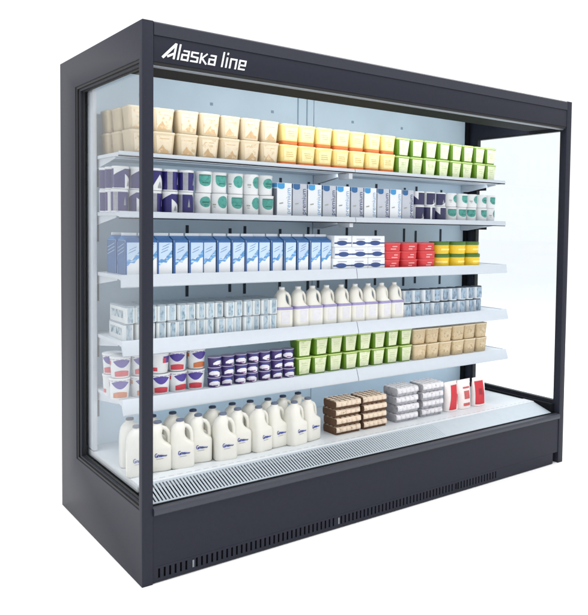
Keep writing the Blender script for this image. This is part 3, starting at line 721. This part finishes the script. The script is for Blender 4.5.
# --- bottom deck
CAPG = mat('slate cap', (92, 102, 124), .4, .05, 30, rnd=.08)
fj = jug(.093, .192, CAPG, 'logo', .088)
bj = jug(.090, .192, CAPB, 'logo', .086)
row('deckjug', [fj], .043, .0880, 10, 1, .285, ZD+.0035, 0, 'front-row milk jug with blue script', 'milk jug', 'milk jugs in the front row', 'bottom deck', rot=.30, jit=.005, ystag=.012)
row('backjug', [bj], .060, .0885, 10, 1, .40, ZD+.0025, 0, 'back-row milk jug with navy cap', 'milk jug', 'milk jugs in the back row', 'bottom deck', rot=.45, jit=.006)
BRN = mat('brown pulp', (98, 70, 50), .85, .15, 60, bump=.3, rnd=.06, speck=((84, 62, 46), 45, .5, .7))
EGGC = mat('cream shell', (226, 208, 188), .7, .05, 40, rnd=.04, speck=((150, 120, 96), 70, .60, .74))
GPU = mat('grey pulp', (172, 172, 178), .85, .12, 60, bump=.3, rnd=.05, speck=((130, 130, 140), 45, .52, .7))
EGGW = mat('white shell', (224, 223, 227), .7, .04, 40, rnd=.03, speck=((140, 138, 146), 75, .60, .74))
def eggs(pulp, shell, ht):
    def make():
        o = thing('egg_carton'); hw, hd = .0725, .056
        b = B(); b.loft([rsq(hw*.955, hd*.95, .006, 0, 3), rsq(hw*.985, hd*.965, .006, ht*.3, 3), rsq(hw*.985, hd*.965, .006, ht*.7, 3), rsq(hw*.955, hd*.94, .006, ht*.93, 3)])
        b.build('tray', pulp, o, ang=40)
        path = [(-hd*.97-.0035, .24, 0)]+[(-hd*.97-.004, .24+.11*k, 1) for k in range(1, 6)]+[(-hd*.97+.001, .90, 1.2)]
        path += [(-hd*.90+k*hd*1.8/20, .955, 2) for k in range(21)]
        nx = 60; rows = []
        for (y, z, kd) in path:
            r_ = []
            for k in range(nx+1):
                u = k/nx; bx = abs(math.sin(PI*5*u))**.55; x = -hw*.97+2*hw*.97*u
                if kd == 0: r_.append((x, y+.004, ht*(z+.16*(1-bx))))
                elif kd < 2: r_.append((x, y-.010*bx*math.sin(PI*min(1, (z-.1)/.8)), ht*(z+.05*(bx-1)*(z < .5))))
                else:
                    by = abs(math.sin(PI*3.5*(y+hd)/(2*hd)))**.55; r_.append((x, y, ht*z+.0042*bx*by-.003))
            rows.append(r_)
        b = B(); b.loft(rows, caps=(0, 0), closed=False); b.build('lid', shell, o, ang=70)
        return o
    return make
row('brownegg', [eggs(BRN, EGGC, .0395)], .997, .161, 2, 4, .323, ZD+.003, .0398, 'brown pulp carton of cream eggs', 'egg carton', 'brown egg cartons stacked on the deck', 'bottom deck', rot=.025)
row('greyegg', [eggs(GPU, EGGW, .0435)], 1.360, .172, 2, 4, .323, ZD+.003, .0435, 'grey pulp carton of white eggs', 'egg carton', 'grey egg cartons stacked on the deck', 'bottom deck', rot=.025)
RB = mat('red foil', (204, 44, 56), .35, .06, 30, rnd=.03); PW = mat('pale foil', (240, 232, 230), .35, .05, 30, rnd=.03)
def pouch(kind):
    def make():
        o = thing('snack_pouch'); hw, ht = .049, .155
        def hdz(t): return .003+.030*math.sin(min(1, (1-t)*1.25+.12)*PI/2)*(1-t*.15) if t < .93 else .0016
        def wz(t): return hw*(1-.05*math.sin(PI*t)+.05*t)
        b = B(); rings = []
        T = [0, .03, .15, .3, .45, .6, .75, .86, .93, 1]
        for t in T:
            hd = hdz(t)
            rings.append([(wz(t)*math.copysign(abs(math.sin(a))**.75, math.sin(a)), -hd*math.copysign(abs(math.cos(a))**1.1, math.cos(a)), ht*t) for a in [2*PI*k/28 for k in range(28)]])
        b.loft(rings); b.build('bag', PW, o, ang=60)
        def fy(x, t): 
            s = min(1, abs(x)/wz(t))**(1/.75); return -hdz(t)*max(0, math.sqrt(max(0, 1-s*s)))**1.1-.0012
        def reg(bb, lo, hi, xl, xr, n=10, m=6):
            rows = []
            for k in range(n+1):
                t = lo+(hi-lo)*k/n; x0, x1 = xl(t), xr(t)
                rows.append([((x0+(x1-x0)*j/m)*wz(t), fy((x0+(x1-x0)*j/m)*wz(t), t), ht*t) for j in range(m+1)])
            bb.loft(rows, caps=(0, 0), closed=False)
        b = B()
        if kind == 0: reg(b, .05, .88, lambda t: -.75+.9*t*.6, lambda t: .25+.55*t)
        elif kind == 1: reg(b, .34, .62, lambda t: -.42, lambda t: .42); reg(b, .70, .76, lambda t: -.5, lambda t: .5); reg(b, .10, .2, lambda t: -.55, lambda t: .45)
        else: reg(b, .06, .88, lambda t: -.85, lambda t: .45)
        b.build('label', RB if kind != 1 else mat('rose emblem', (200, 92, 92), .4, .2, 60), o)
        b = B()
        if kind == 0: reg(b, .2, .55, lambda t: .62, lambda t: .85, m=2)
        elif kind == 1: reg(b, .06, .86, lambda t: .72, lambda t: .88, m=2)
        else: reg(b, .40, .62, lambda t: -.45, lambda t: .10)
        b.build('print', mat('dark red print', (150, 36, 46), .4, .1, 60), o)
        return o
    return make
for i, (x, d) in enumerate(((1.775, 'pale pouch with slanted red panel, next to the grey egg cartons'), (1.872, 'pale pouch with small rose emblem between the two red pouches'), (1.985, 'red pouch with white right edge, rightmost on the bottom deck'))):
    put('pouch%d' % i, pouch(i), (x, .30, ZD+.0045), random.uniform(-.08, .08), d, 'pouch', 'pouches on the bottom deck')
